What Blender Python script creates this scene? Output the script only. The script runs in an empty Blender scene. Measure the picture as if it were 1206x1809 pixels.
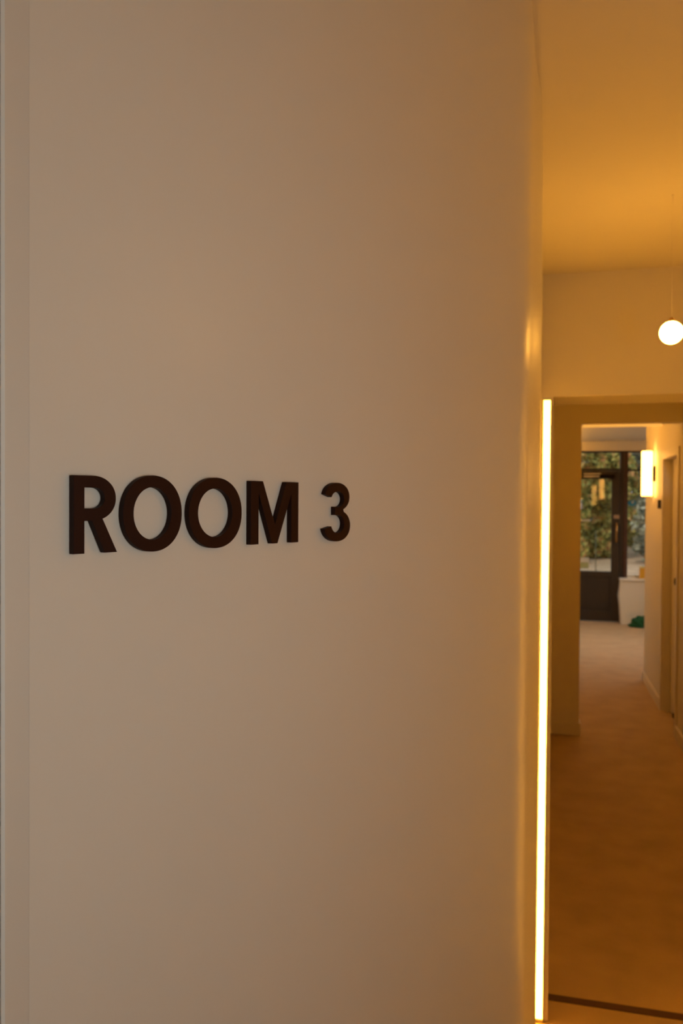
import bpy, bmesh, math, random
from mathutils import Vector, Matrix, noise
random.seed(4)
C = bpy.context.scene.collection
SC = bpy.context.scene
PI = math.pi
# ------------------------------------------------------------------ camera
EYE = 1.74
cd = bpy.data.cameras.new('camera'); cam = bpy.data.objects.new('camera', cd); C.objects.link(cam)
yaw, pitch, roll = math.radians(14.05), math.radians(-.794), math.radians(.32)
F = Vector((-math.sin(yaw)*math.cos(pitch), math.cos(yaw)*math.cos(pitch), math.sin(pitch)))
R0 = Vector((math.cos(yaw), math.sin(yaw), 0)); U0 = R0.cross(F)
RR = R0*math.cos(roll)+U0*math.sin(roll); UU = -R0*math.sin(roll)+U0*math.cos(roll)
M = Matrix((RR, UU, -F)).transposed().to_4x4(); M.translation = Vector((0, 0, EYE))
cam.matrix_world = M
cd.sensor_fit = 'VERTICAL'; cd.sensor_height = 36; cd.sensor_width = 24; cd.lens = 28.0
cd.clip_start = .02; cd.clip_end = 200
cd.dof.use_dof = True; cd.dof.focus_distance = .68; cd.dof.aperture_fstop = 11
SC.camera = cam
# ------------------------------------------------------------------ world, exposure
w = bpy.data.worlds.new('world'); SC.world = w; w.use_nodes = True
bg = w.node_tree.nodes['Background']; bg.inputs[0].default_value = (.86, .95, 1.0, 1); bg.inputs[1].default_value = .7
SC.view_settings.view_transform = 'Standard'; SC.view_settings.look = 'None'
SC.view_settings.gamma = 1; SC.view_settings.use_curve_mapping = False
SC.view_settings.exposure = 0.0
WARM = (1.0, .42, .035)
def area(name, loc, direction, sx, sy, power, col):
    l = bpy.data.lights.new(name, 'AREA'); l.shape = 'RECTANGLE'; l.size = sx; l.size_y = sy; l.energy = power; l.color = col
    o = bpy.data.objects.new(name, l); C.objects.link(o); o.location = loc
    o.rotation_euler = Vector(direction).to_track_quat('-Z', 'Y').to_euler(); return o
# added area fills: beside the camera for the sign wall, and in the hall
area('sign_wall_fill', (.42, .12, 1.68), (-.905, .425, 0), .3, .3, 1.5, (1.0, .95, .85))
e = area('hall_fill', (2.04, 10.5, 1.8), (-1, 0, -1.1), 2.6, 1.0, 21, (1.0, .93, .80)); e.data.spread = math.radians(110)  # unseen fill standing in for daylight at the hall's closed right side
sl = bpy.data.lights.new('sun', 'SUN'); sl.energy = 1.6; sl.angle = math.radians(12); sl.color = (1, .86, .68)
so = bpy.data.objects.new('sun', sl); C.objects.link(so); so.rotation_euler = Vector((.18, .75, -.65)).to_track_quat('-Z', 'Y').to_euler()
# ------------------------------------------------------------------ materials
def mat(name, col, rough=.5, metal=0, emit=None, es=0, coat=0, spec=None, bump=0, bscale=200, mottle=0, mscale=3, trans=0):
    m = bpy.data.materials.new(name); m.use_nodes = True; nt = m.node_tree
    b = nt.nodes['Principled BSDF']
    b.inputs['Base Color'].default_value = (*col, 1); b.inputs['Roughness'].default_value = rough; b.inputs['Metallic'].default_value = metal
    if spec is not None: b.inputs['Specular IOR Level'].default_value = spec
    if coat: b.inputs['Coat Weight'].default_value = coat; b.inputs['Coat Roughness'].default_value = .2
    if emit: b.inputs['Emission Color'].default_value = (*emit, 1); b.inputs['Emission Strength'].default_value = es
    tc = nt.nodes.new('ShaderNodeTexCoord')
    if bump:
        n = nt.nodes.new('ShaderNodeTexNoise'); n.inputs['Scale'].default_value = bscale; n.inputs['Detail'].default_value = 3
        nt.links.new(tc.outputs['Object'], n.inputs['Vector'])
        bp = nt.nodes.new('ShaderNodeBump'); bp.inputs['Strength'].default_value = bump; bp.inputs['Distance'].default_value = .001
        nt.links.new(n.outputs['Fac'], bp.inputs['Height']); nt.links.new(bp.outputs['Normal'], b.inputs['Normal'])
    if mottle:
        n = nt.nodes.new('ShaderNodeTexNoise'); n.inputs['Scale'].default_value = mscale; n.inputs['Detail'].default_value = 6
        nt.links.new(tc.outputs['Object'], n.inputs['Vector'])
        r = nt.nodes.new('ShaderNodeMapRange'); r.inputs[1].default_value = .3; r.inputs[2].default_value = .7
        r.inputs[3].default_value = 1-mottle; r.inputs[4].default_value = 1+mottle
        nt.links.new(n.outputs['Fac'], r.inputs[0])
        v = nt.nodes.new('ShaderNodeVectorMath'); v.operation = 'SCALE'; v.inputs[0].default_value = col
        nt.links.new(r.outputs[0], v.inputs['Scale']); nt.links.new(v.outputs[0], b.inputs['Base Color'])
    return m
def leafmat(name, cols):
    m = bpy.data.materials.new(name); m.use_nodes = True; nt = m.node_tree; b = nt.nodes['Principled BSDF']
    tc = nt.nodes.new('ShaderNodeTexCoord'); n = nt.nodes.new('ShaderNodeTexNoise'); n.inputs['Scale'].default_value = 4.5; n.inputs['Detail'].default_value = 4
    nt.links.new(tc.outputs['Object'], n.inputs['Vector'])
    r = nt.nodes.new('ShaderNodeValToRGB'); nt.links.new(n.outputs['Fac'], r.inputs[0])
    e = r.color_ramp.elements; e[0].position = .32; e[0].color = (*cols[0], 1); e[1].position = .66; e[1].color = (*cols[-1], 1)
    for i, c in enumerate(cols[1:-1]):
        q = e.new(.32+.34*(i+1)/(len(cols)-1)); q.color = (*c, 1)
    nt.links.new(r.outputs[0], b.inputs['Base Color']); b.inputs['Roughness'].default_value = .6
    return m
def glassmat(name):
    m = bpy.data.materials.new(name); m.use_nodes = True; nt = m.node_tree
    for n in list(nt.nodes): nt.nodes.remove(n)
    o = nt.nodes.new('ShaderNodeOutputMaterial'); mx = nt.nodes.new('ShaderNodeMixShader'); t = nt.nodes.new('ShaderNodeBsdfTransparent')
    g = nt.nodes.new('ShaderNodeBsdfGlossy'); g.inputs['Roughness'].default_value = .01; fr = nt.nodes.new('ShaderNodeFresnel'); fr.inputs[0].default_value = 1.45
    t.inputs[0].default_value = (.93, .95, .94, 1)
    nt.links.new(fr.outputs[0], mx.inputs[0]); nt.links.new(t.outputs[0], mx.inputs[1]); nt.links.new(g.outputs[0], mx.inputs[2]); nt.links.new(mx.outputs[0], o.inputs[0])
    return m
PAINT = (.80, .765, .70)
M_wall = mat('satin wall paint', PAINT, .36, bump=.12, bscale=90, mottle=.02, mscale=2.5)
M_hall = mat('matt wall paint', (.78, .74, .67), .6, bump=.1, bscale=90)
M_ceil = mat('ceiling paint', (.80, .76, .69), .7, bump=.1, bscale=90)
M_trim = mat('trim paint', (.755, .715, .65), .4)
M_floor = mat('vinyl floor', (.46, .33, .20), .7, bump=.1, bscale=60, mottle=.10, mscale=5)
M_thr = mat('dark rubber joint', (.07, .022, .01), .6)
M_brown = mat('dark brown acrylic', (.028, .0068, .0028), .55, spec=.14, bump=.03, bscale=300)
M_alu = mat('brushed aluminium', (.62, .63, .63), .35, metal=.9)
M_strip = mat('light grey edge strip', (.80, .86, .88), .5)
M_led = mat('led diffuser', (1, .9, .7), .5, emit=WARM, es=36)
M_cove = mat('cove led tape', (1, .8, .5), .5, emit=(1, .48, .09), es=.75)
M_globe = mat('opal globe', (1, .95, .85), .4, emit=(1, .44, .055), es=56)
M_fill_side = mat('added globe on side wall', (1, .95, .85), .4, emit=(1, .42, .04), es=28)
M_fill_cove = mat('added hall cove tape', (1, .95, .85), .4, emit=(1, .43, .035), es=32)  # glow of the tape on the added hall cove
M_fill_corridor = mat('added globe behind header', (1, .95, .85), .4, emit=(1, .37, .015), es=165)
M_shade = mat('opal lamp shade', (1, .95, .85), .4, emit=(1, .45, .09), es=11)
M_brass = mat('aged brass', (.45, .27, .10), .35, metal=.9)
M_black = mat('black plastic', (.014, .010, .008), .8, spec=.1)
M_frame = mat('dark bronze frame', (.030, .021, .014), .45)
M_frame2 = mat('brown timber post', (.060, .024, .014), .45)
M_panel = mat('dark door panel', (.026, .019, .013), .5)
M_sill = mat('white sill board', (.82, .78, .72), .35)
M_green = mat('green cloth', (.004, .085, .025), .8, bump=.3, bscale=60)
M_yellow = mat('yellow card', (.80, .42, .035), .5)
M_blue = mat('blue sticker', (.02, .28, .50), .5)
M_pale = mat('pale sticker', (.62, .60, .52), .6)
M_post = mat('weathered post', (.14, .14, .09), .8)
M_lime = mat('pale green notice', (.38, .42, .20), .6)
M_gravel = mat('peach gravel', (.62, .42, .28), .9, bump=.6, bscale=30, mottle=.25, mscale=3)
M_bark = mat('bark', (.12, .08, .05), .9, bump=.5, bscale=40)
M_leafA = leafmat('yellow green leaves', [(.12, .14, .04), (.30, .30, .08), (.52, .44, .12), (.62, .28, .12)])
M_leafB = leafmat('olive green leaves', [(.12, .14, .05), (.30, .30, .09), (.50, .45, .14)])
M_leafC = leafmat('grey green leaves', [(.15, .16, .12), (.32, .33, .24), (.56, .55, .44)])
M_glass = glassmat('clear glass')
# ------------------------------------------------------------------ helpers
def obj(name, bm, m, parent=None, smooth=False):
    me = bpy.data.meshes.new(name); bmesh.ops.recalc_face_normals(bm, faces=bm.faces); bm.to_mesh(me); bm.free()
    for f in me.polygons: f.use_smooth = smooth
    me.materials.append(m); o = bpy.data.objects.new(name, me); C.objects.link(o)
    if parent: o.parent = parent; o.matrix_parent_inverse = parent.matrix_basis.inverted()
    return o
def box(bm, x0, y0, z0, x1, y1, z1, bev=0):
    r = bmesh.ops.create_cube(bm, size=1)
    for v in r['verts']: v.co = Vector(((x0+x1)/2+v.co.x*(x1-x0), (y0+y1)/2+v.co.y*(y1-y0), (z0+z1)/2+v.co.z*(z1-z0)))
    if bev:
        es = list({e for v in r['verts'] for e in v.link_edges})
        bmesh.ops.bevel(bm, geom=es, offset=bev, segments=2, affect='EDGES', profile=.5)
    return bm
def bx(*a, bev=0): return box(bmesh.new(), *a, bev=bev)
def lathe(prof, n=32, axis='Z', at=(0, 0, 0), bm=None):
    bm = bm or bmesh.new(); rings = []
    for r, h in prof:
        ring = []
        for k in range(n):
            a = 2*PI*k/n; p = (r*math.cos(a), r*math.sin(a), h)
            if axis == 'Y': p = (p[0], p[2], p[1])
            if axis == 'X': p = (p[2], p[0], p[1])
            ring.append(bm.verts.new(Vector(p)+Vector(at)))
        rings.append(ring)
    for a, b in zip(rings, rings[1:]):
        for k in range(n): bm.faces.new((a[k], a[(k+1) % n], b[(k+1) % n], b[k]))
    bm.faces.new(rings[0][::-1]); bm.faces.new(rings[-1]); return bm
def tag(o, label, cat, group=None):
    o['label'] = label; o['category'] = cat
    if group: o['group'] = group
    return o
def thing(name, label, cat, loc, group=None):
    o = bpy.data.objects.new(name, None); C.objects.link(o); o.location = loc; o.empty_display_size = .1
    return tag(o, label, cat, group)
def struct(name, bm, m, label=None, parent=None, smooth=False):
    o = obj(name, bm, m, parent, smooth)
    if not parent: o['kind'] = 'structure'
    if label: o['label'] = label
    return o
# ------------------------------------------------------------------ sign wall in plan: straight, then a soft bend into the corridor
wa = math.radians(25.15)
T = Vector((math.sin(wa), math.cos(wa), 0)); N = Vector((math.cos(wa), -math.sin(wa), 0))
P0 = Vector((-.34464, .53221, 0))
def P(s, off=0): return P0+T*s+N*off
CEIL = 2.495
HEAD_Y0, HEAD_Y1, HEAD_Z = 2.74, 2.99, 2.09
XW = -.002
def bend(y, hump):            # wall angle to the corridor axis (degrees); hump added to catch LED streaks
    keys = [(1.185, 25.15), (1.21, 19), (1.24, 8), (1.265, 1.6), (1.30, 1.0), (1.37, 1.2), (1.42, hump), (1.49, hump), (1.58, 1.0), (1.75, .3), (1.95, 0)]
    if y <= keys[0][0]: return keys[0][1]
    for (a, p), (b, q) in zip(keys, keys[1:]):
        if y <= b:
            t = (y-a)/(b-a); return p+(q-p)*t
    return 0
def run(hump):
    x, y = P0.x+(1.185-P0.y)*math.tan(wa), 1.185; pts = [Vector((x, y, 0))]
    for k in range(400):
        y2 = y+(1.95-1.185)/400; x += math.tan(math.radians(bend((y+y2)/2, hump)))*(y2-y); y = y2; pts.append(Vector((x, y, 0)))
    return pts
lo, hi = 0, 20
for k in range(40):
    mid = (lo+hi)/2
    if run(mid)[-1].x < XW: lo = mid
    else: hi = mid
path = [P(-.032), P(.2), P(.5)]+run(lo)[::5]+[Vector((XW, HEAD_Y0, 0))]
def wall_strip(pts, z0, z1, th):
    bm = bmesh.new(); fr, bk = [], []
    n = len(pts)
    for i, p in enumerate(pts):
        d = (pts[min(i+1, n-1)]-pts[max(i-1, 0)]).normalized(); nn = Vector((d.y, -d.x, 0))
        fr.append((bm.verts.new((p.x, p.y, z0)), bm.verts.new((p.x, p.y, z1))))
        q = p-nn*th; bk.append((bm.verts.new((q.x, q.y, z0)), bm.verts.new((q.x, q.y, z1))))
    for i in range(n-1):
        bm.faces.new((fr[i][0], fr[i+1][0], fr[i+1][1], fr[i][1])); bm.faces.new((bk[i+1][0], bk[i][0], bk[i][1], bk[i+1][1]))
        bm.faces.new((fr[i][1], fr[i+1][1], bk[i+1][1], bk[i][1])); bm.faces.new((fr[i+1][0], fr[i][0], bk[i][0], bk[i+1][0]))
    for i in (0, n-1): bm.faces.new((fr[i][0], fr[i][1], bk[i][1], bk[i][0]))
    return bm
o = struct('wall_left', wall_strip(path, 0, CEIL, .12), M_wall, 'cream painted wall that carries the room sign and bends into the corridor', smooth=True)
for f in o.data.polygons: f.use_smooth = abs(f.normal.z) < .5
try:
    o.data.set_sharp_from_angle(angle=math.radians(30))
except Exception: pass
# door frame at the very left of the sign wall
struct('trim_1', wall_strip([P(-.0505, -.0004), P(-.0320, -.00012)], 0, 2.2, .09), M_trim, 'cream door lining at left edge of the sign wall')
struct('trim_2', wall_strip([P(-.0536, .0005), P(-.0507, .0005)], 0, 2.2, .05), M_strip, 'thin grey metal edge strip of the door frame')
dr = struct('door_1', wall_strip([P(-.90, -.003), P(-.0548, -.003)], 0, 2.2, .045), M_trim, 'cream door leaf beside the sign wall')
struct('wall_left_over_door', wall_strip([P(-.95), P(-.032)], 2.2, CEIL, .12), M_wall)
struct('wall_left_beyond_door', wall_strip([P(-2.25), P(-.95)], 0, CEIL, .12), M_wall)
struct('trim_3', wall_strip([P(-.95, -.0006), P(-.902, -.0006)], 0, 2.2, .09), M_trim)
XL, YB = P(-2.25).x, -3.0
XR = .99
struct('wall_side', bx(XL-.12, YB, 0, XL, P(-2.25).y+.02, CEIL), M_wall)
struct('wall_back', bx(XL-.12, YB-.12, 0, XR+.15, YB, CEIL), M_wall)
# ------------------------------------------------------------------ floors and ceilings
struct('floor', bx(-1.6, YB, -.1, 2.2, 12.32, 0), M_floor, 'brown vinyl floor running through to the entrance')
struct('ceiling', bx(-1.6, YB, CEIL, XR+.15, 6.30, CEIL+.1), M_ceil, 'cream ceiling lit by the lamps')
struct('ceiling_hall', bx(-1.6, 6.30, 2.63, 2.2, 12.32, 2.73), M_ceil, 'entrance hall ceiling')
struct('trim_4', bx(.037, 2.853, 0, XR, 2.889, .003, bev=.001), M_thr, 'dark floor joint across the corridor opening')
# ------------------------------------------------------------------ header wall with the opening
struct('wall_header', bx(-.30, HEAD_Y0, HEAD_Z, XR, HEAD_Y1, CEIL), M_hall, 'wall above the corridor opening')
struct('wall_jamb', bx(-.122, HEAD_Y0, 0, .037, HEAD_Y1, HEAD_Z), M_hall, 'narrow jamb at left of the corridor opening')
# corridor left wall, back stub and lintel
struct('wall_corridor', bx(-.122, HEAD_Y1, 0, -.002, 6.18, CEIL), M_hall)
struct('wall_stub', bx(-.122, 6.18, 0, .288, 6.30, CEIL), M_hall, 'short facing wall left of the inner opening')
struct('wall_lintel', bx(.288, 6.18, 2.322, XR, 6.30, CEIL), M_hall, 'lintel over the inner opening')
b = bx(0.0, 6.166, 0, .288, 6.18, .092, bev=.003); box(b, .288, 6.166, 0, .300, 6.30, .092, bev=.003)
struct('baseboard_back', b, M_trim, 'skirting along the short facing wall')
# right wall with a door recess
DY0, DY1, DZ = 6.36, 7.07, 2.10
# window opening of the near room in the right wall
WY0, WY1, WZ0, WZ1 = -.85, .25, 1.05, 2.2
rw = bmesh.new()
for a in ((YB, WY0, 0, CEIL), (WY1, 6.30, 0, CEIL), (WY0, WY1, 0, WZ0), (WY0, WY1, WZ1, CEIL), (6.30, DY0, 0, 2.63), (DY1, 8.26, 0, 2.63), (DY0, DY1, DZ, 2.63)):
    box(rw, XR, a[0], a[2], XR+.15, a[1], a[3])
struct('wall_right', rw, M_hall, 'right wall of the corridor ending at the entrance hall')
wf = bmesh.new()
for a in ((WY0, WY0+.05, WZ0, WZ1), (WY1-.05, WY1, WZ0, WZ1), (WY0, WY1, WZ0, WZ0+.05), (WY0, WY1, WZ1-.05, WZ1)):
    box(wf, XR+.06, a[0], a[2], XR+.11, a[1], a[3])
wn = struct('window_3', wf, M_trim); obj('pane', bx(XR+.08, WY0+.05, WZ0+.05, XR+.088, WY1-.05, WZ1-.05), M_glass, wn)
b = bmesh.new()
for y0, y1 in ((YB, DY0-.06), (DY1+.06, 8.26)): box(b, XR-.014, y0, 0, XR, y1, .092, bev=.003)
box(b, XR-.014, 8.26, 0, XR+.15, 8.274, .092, bev=.003)
struct('baseboard_right', b, M_trim, 'skirting along the right wall')
# door 2 recess: casing, lining, leaf
b = bmesh.new()
box(b, XR-.012, DY0-.06, 0, XR, DY0, DZ+.06, bev=.003); box(b, XR-.012, DY1, 0, XR, DY1+.06, DZ+.06, bev=.003); box(b, XR-.012, DY0, DZ, XR, DY1, DZ+.06, bev=.003)
struct('trim_5', b, M_trim, 'door casing on the right wall')
d2 = struct('door_2', bx(XR+.065, DY0, .004, XR+.105, DY1, DZ, bev=.002), M_hall, 'inner door set back in the right wall')
b = bmesh.new(); lathe([(.024, -.008), (.024, 0)], 20, 'X', (XR+.065, DY0+.10, 1.145), b); lathe([(.009, -.05), (.009, -.008)], 12, 'X', (XR+.065, DY0+.10, 1.145), b)
lathe([(.020, -.070), (.030, -.064), (.032, -.05), (.028, -.034), (.012, -.028)], 20, 'X', (XR+.065, DY0+.10, 1.145), b)
o = obj('door_knob', b, M_black, d2, True); o['label'] = 'dark round door knob'
# entrance hall side walls
struct('wall_hall_left', bx(-1.6, 6.30, 0, -1.48, 12.32, 2.63), M_hall)
struct('wall_hall_front', bx(-1.48, 6.18, 0, -.122, 6.30, 2.63), M_hall)
struct('wall_hall_right', bx(2.08, 8.41, 0, 2.2, 12.32, 2.63), M_hall)
struct('wall_hall_near', bx(XR+.15, 8.26, 0, 2.2, 8.41, 2.63), M_hall)
# ------------------------------------------------------------------ room sign letters
LT, LB = 18.2, -41.1
def sup(cx, cz, rx, rz, a0, a1, n=24, e=2.0):
    out = []
    for k in range(n+1):
        a = math.radians(a0+(a1-a0)*k/n); c, s = math.cos(a), math.sin(a)
        out.append((cx+rx*math.copysign(abs(c)**(2/e), c), cz+rz*math.copysign(abs(s)**(2/e), s)))
    return out
glyph = {}
glyph['R'] = [[(0, LB), (0, LT)]+sup(17, 1.1, 20.2, 17.2, 90, -65.5, 30, 2.08)+[(25.2, -14.7), (38.4, LB), (26.9, LB), (15.6, -16.2), (9.3, -16.2), (9.3, LB)],
              [(9.3, 9.2)]+sup(17.5, 1.2, 9.5, 8.0, 90, -90, 20, 2.1)+[(9.3, -6.8)]]
glyph['O1'] = [sup(73.3, -11.2, 29.6, 31.2, 0, 357, 72, 2.12), sup(72.8, -11.1, 18.9, 21.5, 0, 357, 60, 2.0)]
glyph['O2'] = [sup(141.5, -11.2, 31.1, 31.2, 0, 357, 72, 2.12), sup(140.8, -11.1, 20.0, 21.5, 0, 357, 60, 2.0)]
glyph['M'] = [[(184, LB), (184, LT), (200, LT), (216.3, -22.7), (231.9, LT), (249.6, LT), (249.6, LB), (239.1, LB), (239.1, 6.3), (220, LB), (212.4, LB), (194.3, 6.7), (194.3, LB)]]
glyph['3'] = [sup(310.5, 4.3, 20.1, 14.8, 171, -62, 40, 2.1)+sup(310.5, -26, 21.4, 16.5, 62, -171, 44, 2.1) +
              sup(311, -24.2, 10.6, 9.4, -166, 90, 30, 2.05)+[(306.6, -14.8), (306.6, -6.1)]+sup(311, 1.7, 10.4, 8.1, -90, 165, 30, 2.05)]
TH = .006
def make_letter(key, nm, label):
    g = glyph[key]; cx = sum(p[0] for p in g[0])/len(g[0]); cz = -11.4
    cu = bpy.data.curves.new('tmp', 'CURVE'); cu.dimensions = '2D'; cu.fill_mode = 'BOTH'
    bev = .00035; cu.extrude = TH/2-bev; cu.bevel_depth = bev; cu.offset = -bev; cu.bevel_resolution = 1
    for poly in g:
        clean = []
        for p in poly:
            if not clean or (abs(p[0]-clean[-1][0])+abs(p[1]-clean[-1][1])) > .05: clean.append(p)
        sp = cu.splines.new('POLY'); sp.points.add(len(clean)-1)
        for q, (x, z) in zip(sp.points, clean): q.co = ((x-cx)/1000, (z-cz)/1000, 0, 1)
        sp.use_cyclic_u = True
    to = bpy.data.objects.new('tmp', cu); C.objects.link(to)
    me = bpy.data.meshes.new_from_object(to.evaluated_get(bpy.context.evaluated_depsgraph_get()))
    bpy.data.objects.remove(to); bpy.data.curves.remove(cu)
    me.name = nm; me.materials.clear(); me.materials.append(M_brown)
    for f in me.polygons: f.use_smooth = False
    o = bpy.data.objects.new(nm, me); C.objects.link(o)
    p = P(cx/1000, TH/2+.0002); mw = Matrix((T, Vector((0, 0, 1)), N)).transposed().to_4x4(); mw.translation = Vector((p.x, p.y, EYE+cz/1000)); o.matrix_world = mw
    return tag(o, label, 'letter' if key != '3' else 'number', 'raised letters of the room sign')
make_letter('R', 'sign_letter', 'dark brown raised letter R at the start of the room sign')
make_letter('O1', 'sign_letter', 'dark brown raised letter O directly after the R on the cream wall')
make_letter('O2', 'sign_letter', 'dark brown raised letter O directly before the M on the cream wall')
make_letter('M', 'sign_letter', 'dark brown raised letter M between the second O and the number')
make_letter('3', 'sign_number', 'dark brown raised number 3 at the right end of the room sign')
# ------------------------------------------------------------------ vertical LED strip on the jamb
def led_strip(x, lean, label, y=HEAD_Y0, turn=0, m=None):
    led = thing('led_strip', label, 'light strip', (x, y, .004), 'vertical light strips of the corridor opening')
    def tilted(bm):
        for v in bm.verts: v.co.x += -lean/2+lean*v.co.z/HEAD_Z
        bmesh.ops.rotate(bm, verts=bm.verts, cent=(0, 0, 0), matrix=Matrix.Rotation(turn, 3, 'Z')); bmesh.ops.translate(bm, verts=bm.verts, vec=(x, y, 0))
        return bm
    y1 = -.0005
    b = bmesh.new(); box(b, -.0125, y1-.003, .004, .0125, y1, 2.086); box(b, -.0125, y1-.016, .004, -.0105, y1-.003, 2.086); box(b, .0105, y1-.016, .004, .0125, y1-.003, 2.086)
    obj('channel', tilted(b), M_alu, led)
    o = obj('diffuser', tilted(bx(-.0104, y1-.0155, .012, .0104, y1-.0032, 2.076)), m or M_led, led); o['label'] = 'glowing warm white diffuser'
    for z in (.004, 2.0762):
        obj('end_cap', tilted(bx(-.0104, y1-.016, z, .0104, y1-.003, z+.0078)), M_alu, led)
led_strip(.0125, .009, 'tall vertical glowing LED strip at the end of the room sign wall')
led_strip(.915, 0, 'unseen vertical LED strip inside the far right jamb, added to light the soffit', 2.865, -PI/2, mat('dimmer led diffuser', (1, .9, .7), .5, emit=WARM, es=9))  # out of view, added to light the soffit and the floor joint
led_strip(.950, 0, 'vertical LED strip on the front of the far right jamb, away from the sign wall')
struct('wall_jamb_right', bx(.915, HEAD_Y0, 0, XR, HEAD_Y1, HEAD_Z), M_hall)
# cove strip under the lintel
b = bx(.30, 6.255, 2.305, .86, 6.285, 2.3215, bev=.002)
tag(obj('cove_light', b, M_cove), 'slim warm light strip fixed under the inner opening lintel', 'light strip')
hg = thing('added_cove', 'unseen cove shelf added along the left hall wall to warm the ceiling', 'light strip', (.082, 8.4, 2.40))  # hidden cove added to warm the hall ceiling
b = bx(.0805, 6.31, 2.385, .165, 12.15, 2.395); box(b, .158, 6.31, 2.395, .165, 12.15, 2.425)
obj('shelf', b, M_trim, hg)
obj('fill_tape', bx(.10, 6.33, 2.3955, .135, 12.12, 2.402), M_fill_cove, hg)
# ------------------------------------------------------------------ globe lamps
def added_globe(label, c, wall, m, rg=.036):
    g = thing('added_wall_globe', label, 'lamp', c, 'added round opal wall lamps')
    ax = 'Y' if wall == 'Y' else 'X'; k = 1 if ax == 'Y' else 0
    gap = (HEAD_Y0 if ax == 'Y' else XR)-c[k]
    if wall == 'H': ax, k, gap = 'Y', 1, 8.41-c[1]; rg = -rg
    sg = 1 if gap > 0 else -1
    obj('wall_plate', lathe([(.038, gap-.014*sg), (.040, gap-.010*sg), (.040, gap)], 32, ax, c), M_brass, g, False)
    obj('arm', lathe([(.010, rg*.8), (.010, gap-.013*sg)], 16, ax, c), M_brass, g, True)
    obj('collar', lathe([(.020, rg*.80), (.022, rg*1.05), (.012, rg*1.3)], 24, ax, c), M_brass, g, True)
    bm = bmesh.new(); bmesh.ops.create_uvsphere(bm, u_segments=32, v_segments=18, radius=abs(rg)); bmesh.ops.translate(bm, verts=bm.verts, vec=c)
    o = obj('globe', bm, m, g, True); o['label'] = 'glowing opal glass globe'
    return g
pl = thing('pendant_lamp', 'small glowing round pendant lamp hanging in front of the corridor header', 'lamp', (.307, 2.10, 2.13))
pc = (.307, 2.10, 2.158)
bm = bmesh.new(); bmesh.ops.create_uvsphere(bm, u_segments=32, v_segments=18, radius=.028); bmesh.ops.translate(bm, verts=bm.verts, vec=pc)
o = obj('globe', bm, M_globe, pl, True); o['label'] = 'glowing opal glass globe'
obj('cord', lathe([(.0005, .036), (.0005, CEIL-pc[2]-.004)], 8, 'Z', pc), M_ceil, pl)
obj('lamp_cap', lathe([(.009, .022), (.009, .030), (.003, .037)], 20, 'Z', pc), M_brass, pl, True)
obj('ceiling_grommet', lathe([(.002, CEIL-pc[2]-.003), (.003, CEIL-pc[2]-.0002)], 16, 'Z', pc), M_ceil, pl)
added_globe('unseen round opal lamp on the right wall, added to warm the sign wall', (.86, .9, 2.15), 'X', M_fill_side)  # out of view, added for warm light on the sign wall
cg = thing('added_ceiling_globe', 'unseen opal ceiling globe added behind the header to warm the corridor', 'lamp', (.80, 4.6, CEIL-.08))  # hidden globe added to warm the corridor past the header
cc = (.80, 4.6, CEIL-.042)
obj('ceiling_plate', lathe([(.030, .034), (.040, .036), (.040, .0418)], 32, 'Z', cc), M_brass, cg)
bm = bmesh.new(); bmesh.ops.create_uvsphere(bm, u_segments=32, v_segments=18, radius=.036); bmesh.ops.translate(bm, verts=bm.verts, vec=cc)
obj('globe', bm, M_fill_corridor, cg, True)
# ------------------------------------------------------------------ tubular wall lamp near the entrance
def tube_lamp(x, y, wall, label):
    wl = thing('tube_wall_lamp', label, 'lamp', (x, y, 1.79), 'tubular wall lamps of the entrance hall')
    lc = (x, y, 0); sg = 1 if wall > x else -1
    b = lathe([(.034, 1.796), (.046, 1.800), (.047, 1.815), (.047, 2.185), (.046, 2.200), (.034, 2.204)], 32, 'Z', lc)
    o = obj('lamp_shade', b, M_shade, wl, True); o['label'] = 'glowing opal tube'
    obj('bracket', bx(min(x+sg*.044, wall-sg*.0005), y-.035, 1.93, max(x+sg*.044, wall-sg*.0005), y+.035, 2.07, bev=.003), M_black, wl)
    obj('end_cap', lathe([(.040, 1.789), (.044, 1.791), (.044, 1.7995)], 24, 'Z', lc), M_brass, wl)
tube_lamp(.922, 7.62, XR, 'glowing tubular wall lamp on a dark bracket on the right wall past the inner door')
tube_lamp(.150, 7.62, .082, 'matching tubular wall lamp on the left wall behind the short facing wall')
struct('wall_hall_pier', bx(-.05, 6.30, 0, .080, 12.17, 2.63), M_hall)
# dark wall plate / thermostat, doorstop
sw = thing('wall_switch', 'small dark switch plate on the right wall below the tubular lamp', 'switch', (XR, 7.25, 1.73))
obj('plate', bx(XR-.012, 7.14, 1.69, XR, 7.36, 1.765, bev=.003), M_black, sw)
obj('rocker', bx(XR-.017, 7.22, 1.705, XR-.0115, 7.28, 1.75, bev=.002), M_black, sw)
o = obj('door_stop', lathe([(.010, 0), (.012, -.045), (.020, -.047), (.020, -.062), (.016, -.066)], 20, 'X', (XR+.065, 6.50, .115)), M_black, d2, True); o['label'] = 'small dark rubber stop low on the door'
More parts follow.
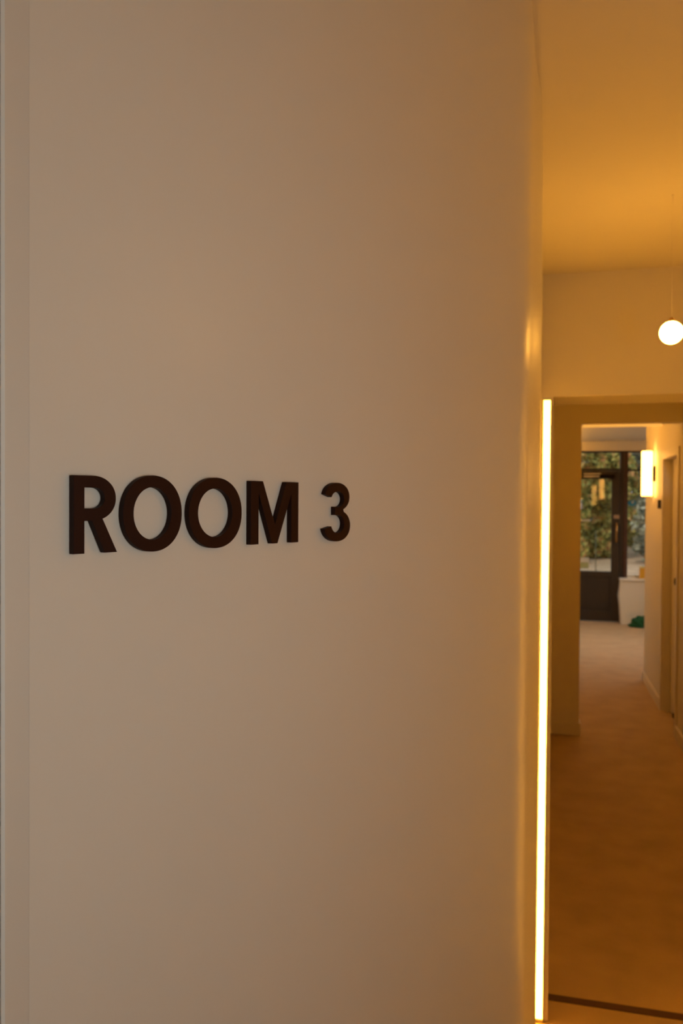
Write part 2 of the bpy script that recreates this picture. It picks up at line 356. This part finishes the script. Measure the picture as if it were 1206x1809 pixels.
# ------------------------------------------------------------------ glazed entrance
GY = 12.2
struct('wall_window_head', bx(-1.48, GY-.04, 2.488, 2.08, GY+.10, 2.63), M_sill, 'pale boarded head above the entrance glazing')
fr = bmesh.new()
def fb(x0, z0, x1, z1, d=.05, bm=None): box(bm or fr, x0, GY-d/2, z0, x1, GY+d/2+.02, z1, bev=.004)
fb(-1.48, 2.462, 2.08, 2.488); fb(-1.48, 2.199, 1.104, 2.236); fb(1.216, 2.196, 2.08, 2.222)
struct('window_frame_1', fr, M_frame, 'dark bronze frame bars of the entrance glazing')
fr = bmesh.new(); fb(1.108, 0.0, 1.160, 2.462, .07, fr); fb(.02, 0, .08, 2.199, .07, fr); fb(-.72, 0, -.66, 2.462, .07, fr); fb(-1.48, 0, -1.42, 2.462, .07, fr)
struct('trim_6', fr, M_frame, 'dark mullions beside the entrance door')
fr = bmesh.new(); fb(1.160, .62, 1.216, 2.462, .09, fr)
struct('trim_7', fr, M_frame2, 'reddish brown post between the door and the side window')
# panes (fixed) above door and at the sides
def pane(nm, x0, z0, x1, z1, parent=None):
    return struct(nm, bx(x0, GY+.004, z0, x1, GY+.012, z1), M_glass, parent=parent)
pane('window_1', -1.42, .30, -.72, 2.199); pane('window_2', -.66, .30, .02, 2.199)
pane('window_4', -1.48, 2.236, 1.108, 2.462); pane('window_5', 1.216, .69, 2.08, 2.196); pane('window_6', 1.216, 2.222, 2.08, 2.462)
struct('wall_apron', bx(-1.42, GY-.03, 0, .02, GY+.03, .30), M_frame)
# door leaf, hung a hair open
dd = thing('entrance_door', 'dark glazed entrance door with solid lower panel at the corridor end', 'door', (.085, GY, 0))
x0, x1, z1 = .085, 1.104, 2.195
b = bmesh.new(); fb(x0, .012, x0+.11, z1, .05, b); fb(x1-.11, .012, x1, z1, .05, b); fb(x0+.11, 2.085, x1-.11, z1, .05, b); fb(x0+.11, .66, x1-.11, .735, .05, b); fb(x0+.11, .012, x1-.11, .16, .05, b)
# rounded upper corner pieces
for sx, cxr in ((1, x1-.11), (-1, x0+.11)):
    vs = [(cxr, 2.085)]+[(cxr-sx*.05*(1-math.sin(a)), 2.085-.05*(1-math.cos(a))) for a in [PI/2*k/6 for k in range(7)]]
    f0 = [b.verts.new((x, GY-.024, z)) for x, z in vs]; f1 = [b.verts.new((x, GY+.044, z)) for x, z in vs]
    b.faces.new(f0); b.faces.new(f1[::-1])
    for i in range(len(vs)): j = (i+1) % len(vs); b.faces.new((f0[i], f0[j], f1[j], f1[i]))
obj('leaf_frame', b, M_frame, dd)
b = bx(x0+.11, GY-.012, .16, x1-.11, GY+.012, .66); box(b, x0+.16, GY-.018, .21, x1-.16, GY-.012, .61, bev=.003)
o = obj('lower_panel', b, M_panel, dd); o['label'] = 'solid dark lower panel'
obj('pane', bx(x0+.11, GY+.004, .735, x1-.11, GY+.012, 2.085), M_glass, dd)
cl = obj('door_closer', bx(.82, GY-.075, 2.085, 1.03, GY-.026, 2.145, bev=.006), M_black, dd)
b = bx(.60, GY-.07, 2.110, .84, GY-.058, 2.124); box(b, .60, GY-.07, 2.150, .84, GY-.058, 2.160)
obj('closer_arm', b, M_alu, cl)
b = bx(1.02, GY-.034, 1.505, 1.103, GY-.0255, 1.56, bev=.003)
o = obj('lock_plate', b, mat('dull bronze plate', (.30, .21, .14), .5), dd); o['label'] = 'pale lock plate'
b = lathe([(.013, 1.16), (.013, 1.45)], 16, 'Z', (1.062, GY-.075, 0))
for z in (1.19, 1.42): lathe([(.009, -.066), (.009, -.025)], 12, 'Y', (1.062, GY, z), b)
o = obj('pull_handle', b, M_brass, dd, True); o['label'] = 'warm metal bar handle'
o = obj('pane', bx(-.40, -.003, -.67, .40, .003, .67), M_glass, dd)  # extra pane, tilted to give a second reflection of the tube lamp
o.matrix_parent_inverse = Matrix(); o.location = (.51, .026, 1.41); o.rotation_euler = (math.radians(-.7), 0, math.radians(.9)); o['label'] = 'second door pane added and tilted for a double lamp reflection'
LEAF = math.radians(-1.6)
dd.rotation_euler.z = LEAF
# stickers on the glass
def on_leaf(bm):
    bmesh.ops.translate(bm, verts=bm.verts, vec=(0, .003, 0))
    bmesh.ops.rotate(bm, verts=bm.verts, cent=(.085, GY, 0), matrix=Matrix.Rotation(LEAF, 3, 'Z')); return bm
b = lathe([(.056, -.001), (.056, 0)], 28, 'Y', (1.275, GY+.0035, 1.735))
for v in b.verts: v.co.z = 1.735+(v.co.z-1.735)*.72
st = tag(obj('window_sticker', b, M_blue), 'blue oval sticker on the side window beside the post', 'sticker')
b = lathe([(.020, -.0006), (.020, 0)], 20, 'Y', (1.285, GY+.0022, 1.745)); obj('sticker_mark', b, M_pale, st)
tag(obj('door_notice', on_leaf(bx(.50, GY-.002, 1.462, .70, GY+.0005, 1.49)), M_pale), 'thin pale strip stuck across the entrance door glass', 'notice')
nt_ = tag(obj('door_poster', on_leaf(bx(.50, GY-.002, .77, .69, GY+.0005, .93)), M_pale), 'pale notice low on the entrance door glass', 'notice')
obj('notice_field', on_leaf(bx(.50, GY-.004, .775, .682, GY-.0021, .86)), M_lime, nt_)
# low wall with white sill right of door
b = bmesh.new()
prof = [(0, 1.118), (.1, 1.112), (.25, 1.102), (.40, 1.085), (.52, 1.100), (.62, 1.112)]
v0 = []
for z, x in prof: v0.append([b.verts.new((x+.012, 12.0, z)), b.verts.new((x, 12.02, z)), b.verts.new((x, GY-.047, z)), b.verts.new((2.08, GY-.047, z)), b.verts.new((2.08, 12.0, z))])
for a, c in zip(v0, v0[1:]):
    for i in range(5): j = (i+1) % 5; b.faces.new((a[i], a[j], c[j], c[i]))
b.faces.new(v0[0]); b.faces.new(v0[-1][::-1])
struct('wall_low', b, M_hall, 'low cream wall under the side window')
struct('trim_8', bx(1.10, 11.985, .62, 2.08, GY-.046, .655, bev=.006), M_sill, 'white sill board on the low wall')
struct('wall_under_window', bx(1.216, GY-.045, 0, 2.08, GY+.03, .69), M_hall)
yb = thing('yellow_carton', 'small yellow carton standing on the white sill', 'box', (1.43, 12.08, .6555))
obj('carton', bx(1.375, 12.04, .6555, 1.475, 12.11, .80, bev=.003), M_yellow, yb)
o = obj('lid', bx(1.372, 12.037, .8002, 1.478, 12.113, .825, bev=.003), mat('pale yellow card', (.80, .60, .20), .5), yb); o['label'] = 'paler yellow lid'
# green crumpled cloth
bm = bmesh.new(); bmesh.ops.create_icosphere(bm, subdivisions=4, radius=1)
for v in bm.verts:
    d = 1+.30*noise.noise(v.co*2.2)+.14*noise.noise(v.co*5.5+Vector((3, 1, 7)))
    c = v.co*d
    z = max(c.z, -.55)+.55
    flare = 1+.35*max(0, .6-z)
    v.co = Vector((1.355+c.x*.105*flare-(.03 if z < .3 and c.x < 0 else 0), 11.80+c.y*.09*flare, .001+z*.098))
tag(obj('green_cloth', bm, M_green, None, True), 'crumpled green cloth heaped on the floor by the low wall', 'cloth')
# ------------------------------------------------------------------ outdoors
struct('ground', bx(-14, 12.32, -.15, 22, 60, -.05), M_gravel, 'peach gravel outside the entrance')
def shrub(x, y, h, r, m, n, label, seed, cat='shrub'):
    x, y, h, r = x*1.22, y*1.22, h*1.2, r*1.22
    rnd = random.Random(seed)
    t = thing('leafy_shrub', label, cat, (x, y, -.05), 'shrubs outside the entrance')
    b = bmesh.new()
    for k in range(6):
        a = 2*PI*k/6+rnd.random(); p0 = Vector((x+.05*math.cos(a), y+.05*math.sin(a), -.05)); p1 = Vector((x+r*.45*math.cos(a), y+r*.45*math.sin(a), h*.7))
        d = (p1-p0).normalized(); u = d.cross(Vector((0, 0, 1))).normalized(); v = d.cross(u)
        ra = [[b.verts.new(p+(u*math.cos(q)+v*math.sin(q))*rr) for q in (0, PI/2, PI, 3*PI/2)] for p, rr in ((p0, .05), (p1, .015))]
        for i in range(4): b.faces.new((ra[0][i], ra[0][(i+1) % 4], ra[1][(i+1) % 4], ra[1][i]))
    obj('stem', b, M_bark, t)
    verts, faces = [], []
    lobes = [(Vector((rnd.uniform(-.6, .6)*r, rnd.uniform(-.5, .5)*r, h*rnd.uniform(.04, .9))), r*rnd.uniform(.32, .55)) for _ in range(48)]
    for i in range(n):
        c, lr = lobes[rnd.randrange(len(lobes))]
        d = Vector((rnd.gauss(0, 1), rnd.gauss(0, 1), rnd.gauss(0, 1))).normalized()*lr*rnd.uniform(.75, 1.05)
        p = Vector((x, y, 0))+c+d
        if p.z < .02: continue
        u = Vector((rnd.gauss(0, 1), rnd.gauss(0, 1), rnd.gauss(0, 1))).normalized(); w_ = u.cross(Vector((rnd.gauss(0, 1), rnd.gauss(0, 1), rnd.gauss(0, 1)))).normalized()
        L = rnd.uniform(.09, .16); k = len(verts)
        verts += [p-u*L, p+w_*L*.42, p+u*L, p-w_*L*.42]; faces.append((k, k+1, k+2, k+3))
    me = bpy.data.meshes.new('foliage'); me.from_pydata(verts, [], faces); me.materials.append(m)
    o = bpy.data.objects.new('foliage', me); C.objects.link(o); o.parent = t; o.matrix_parent_inverse = t.matrix_basis.inverted(); o['kind'] = 'stuff'
shrub(.40, 20.2, 4.2, .75, M_leafA, 15000, 'yellow green shrub with rusty leaves left behind the entrance door glass', 1)
shrub(1.70, 22.1, 4.4, .78, M_leafA, 15000, 'yellow green shrub behind the right part of the door glass', 2)
shrub(2.75, 20.3, 1.5, .6, M_leafC, 6000, 'low grey green shrub behind the side window', 3)
shrub(3.35, 23.8, 4.6, .95, M_leafC, 14000, 'tall grey green shrub behind the low one', 4)
shrub(1.0, 25.7, 4.8, 1.4, M_leafB, 14000, 'tall olive green shrub behind the yellow green ones', 5)
shrub(3.9, 28.0, 4.8, 1.4, M_leafB, 14000, 'tall olive green shrub behind the tall grey green one', 8)
shrub(-1.7, 23.0, 4.4, 1.3, M_leafB, 6000, 'olive green shrub far left outside the entrance', 6)
shrub(5.6, 22.6, 4.4, 1.3, M_leafB, 6000, 'olive green shrub far right outside the entrance', 7)
b = lathe([(.012, -.05), (.012, .98), (.008, 1.0)], 12, 'Z', (1.40, 21.8, 0))
tag(obj('bollard_post', b, M_post, None, True), 'thin pale post standing on the gravel in front of the shrubs', 'post')
